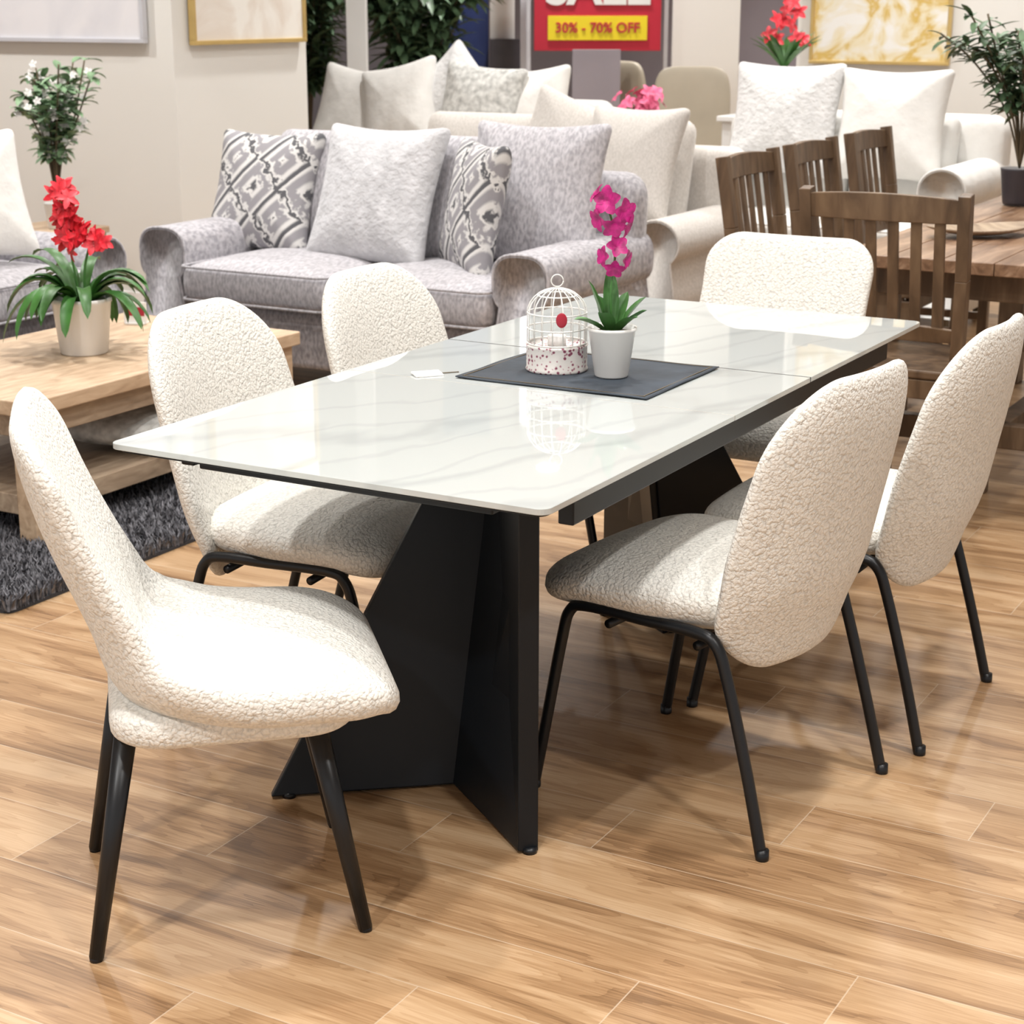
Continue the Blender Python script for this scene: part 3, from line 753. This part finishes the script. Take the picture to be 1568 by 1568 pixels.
def wood_chair(w_,l_,rz):
    r=root('wooden_slat_chair',tuple(P(w_,l_)),rz)
    m_=M['brown']
    for s in(-1,1):
        pts=[(s*.225,-.20,0),(s*.225,-.20,.45),(s*.235,-.235,.75),(s*.24,-.275,1.0)]
        for k in range(3): beam('post_%d_%d'%(s+2,k),pts[k],pts[k+1],.036,.045,m_,r,.003)
        beam('front_leg_%d'%(s+2),(s*.215,.22,0),(s*.215,.22,.43),.042,.042,m_,r)
        beam('side_stretcher_%d'%(s+2),(s*.22,-.19,.2),(s*.22,.21,.2),.02,.035,m_,r)
        beam('side_rail_%d'%(s+2),(s*.22,-.19,.41),(s*.22,.21,.41),.025,.06,m_,r)
    beam('front_rail',(-.2,.22,.41),(.2,.22,.41),.025,.06,m_,r); beam('rear_rail',(-.2,-.2,.41),(.2,-.2,.41),.025,.06,m_,r)
    slab('seat',-.245,.245,-.215,.25,.03,.442,.468,m_,r,.006)
    def rail(nm,z0,z1,yb,hwid,bow):
        V=[];F=[];n=14
        for i in range(n+1):
            x=lerp(-hwid,hwid,i/n); y=yb-bow*(1-(x/hwid)**2)
            zt=z1+.012*(1-(x/hwid)**2)
            for yy,zz in((y-.012,z0),(y+.012,z0),(y,zt),(y-.024,zt)): V.append((x,yy,zz))
        for i in range(n):
            for k in range(4): k2=(k+1)%4; F.append((4*i+k,4*i+k2,4*i+4+k2,4*i+4+k))
        F.append((3,2,1,0));F.append((4*n,4*n+1,4*n+2,4*n+3))
        o=mk(nm,V,F,m_,r,smooth=False); bev(o,.003)
    rail('top_rail',.915,.985,-.265,.232,.025)
    rail('lower_rail',.56,.60,-.215,.226,.018)
    for k in range(6):
        x=-.165+.066*k; b1=.018*(1-(x/.23)**2); b2=.024*(1-(x/.23)**2)
        beam('slat_%d'%(k+1),(x,-.214-b1,.585),(x*1.03,-.265-b2,.93),.032,.012,m_,r,.002)
    return r
wood_chair(-1.64,5.38,ROT)
for l_ in(6.2,6.85,7.55): wood_chair(-2.24,l_,ROT-math.pi/2)
def bd_(x,y,h): return (x,y,.008+h+1.6*(x*x*.5+y*y))
bw_=root('wooden_leaf_bowl',tuple(P(-1.62,6.1,.761)),.3)
cushion('bowl',.2,.11,.006,M['oakgrey'],bw_,n=1.8,tn=4,deform=bd_)
bw2=root('wooden_leaf_bowl',tuple(P(-1.28,5.85,.761)),1.2)
cushion('bowl',.16,.09,.006,M['oakgrey'],bw2,n=1.8,tn=4,deform=bd_)
def parsons(x,y,rz,m_):
    r=root('beige_parsons_chair',(x,y,0),rz)
    cushion('seat',.24,.24,.05,m_,r,n=5,tn=3,loc=(0,0,.44))
    cushion('back',.24,.34,.04,m_,r,n=5,tn=3,loc=(0,.22,.80),rot=(math.radians(84),0,0))
    for sx in(-1,1):
        for sy in(-1,1): beam('leg_%d'%(sx+1+(sy+1)//2+1),(sx*.19,sy*.19,.40),(sx*.2,sy*.2,0),.035,.035,M['brown'],r)
parsons(1.10,11.2,ROT+.4,M['tan']); parsons(.98,12.6,ROT+2.6,M['tan'])
gt=root('far_dining_table',(1.72,10.15,0),ROT)
box('top',(0,0,.90),(1.0,.6,.03),M['whitep'],gt,.004)
for sx in(-1,1):
    for sy in(-1,1): box('leg_%d'%(sx+1+(sy+1)//2+1),(sx*.45,sy*.25,.4425),(.05,.05,.885),M['whitep'],gt,.003)
vs=root('red_flower_vase',(1.52,10.25,.9155))
lathe('vase',[(.05,0),(.07,.05),(.07,.16),(.045,.24),(.05,.26),(.001,.25)],M['ceramic'],vs,24)
V=[];F=[]
for k in range(14):
    bloom(V,F,(random.uniform(-.1,.1),random.uniform(-.1,.1),.45+random.uniform(-.1,.22)),(random.uniform(-1,1),-1,.5),.055,5,.6)
mk('blossoms',V,F,M['red'],vs)
V=[];F=[]
for k in range(24):
    a=random.random()*6.283; leaf(V,F,(0,0,.24),(math.cos(a),math.sin(a),1.2+random.random()),.28,.04,.7)
mk('leaves',V,F,M['green'],vs)
for k,(gx,gy) in enumerate([(1.66,10.2),(1.76,10.1),(1.40,10.2),(1.88,10.05),(1.32,10.35)]):
    gl=root('wine_glass',(gx,gy,.9155))
    lathe('glass',[(.03,0),(.03,.003),(.004,.006),(.004,.08),(.03,.11),(.036,.15),(.03,.19),(.028,.19),(.033,.15),(.001,.10)],M['glass'],gl,20)
ss=root('sale_sign',(.62,13.4,1.18))
box('panel',(0,0,.46),(.92,.03,.92),M['redsign'],ss,.003)
box('band',(0,-.02,.16),(.72,.008,.17),M['yellow'],ss,.001)
def text(body,loc,size,mat,parent,bold=.0):
    c=bpy.data.curves.new(body,'FONT'); c.body=body; c.size=size; c.align_x='CENTER'; c.align_y='CENTER'; c.extrude=.003; c.offset=bold
    c.materials.append(mat); o=bpy.data.objects.new('lettering',c); o.location=loc; o.rotation_euler=(math.radians(90),0,0); o.parent=parent; scene.collection.objects.link(o)
text('30% - 70% OFF',(0,-.027,.16),.098,M['redsign'],ss,.002)
text('SALE',(0,-.02,.44),.36,M['whitep'],ss,.010)
box('post',(-.5,.03,-.2),(.03,.03,1.9),M['silver'],ss,.002); box('post_2',(.5,.03,-.2),(.03,.03,1.9),M['silver'],ss,.002)
# ------------------------------------------------------------ camera
cd=bpy.data.cameras.new('camera'); cam=bpy.data.objects.new('camera',cd); scene.collection.objects.link(cam)
cam.location=(0,0,1.535); cam.rotation_euler=(math.radians(90-16.04),0,0)
cd.sensor_width=36; cd.lens=62.6; cd.dof.use_dof=True; cd.dof.focus_distance=3.3; cd.dof.aperture_fstop=9.5
cd.clip_end=100
scene.camera=cam
scene.view_settings.view_transform='Standard'
scene.view_settings.exposure=0.0
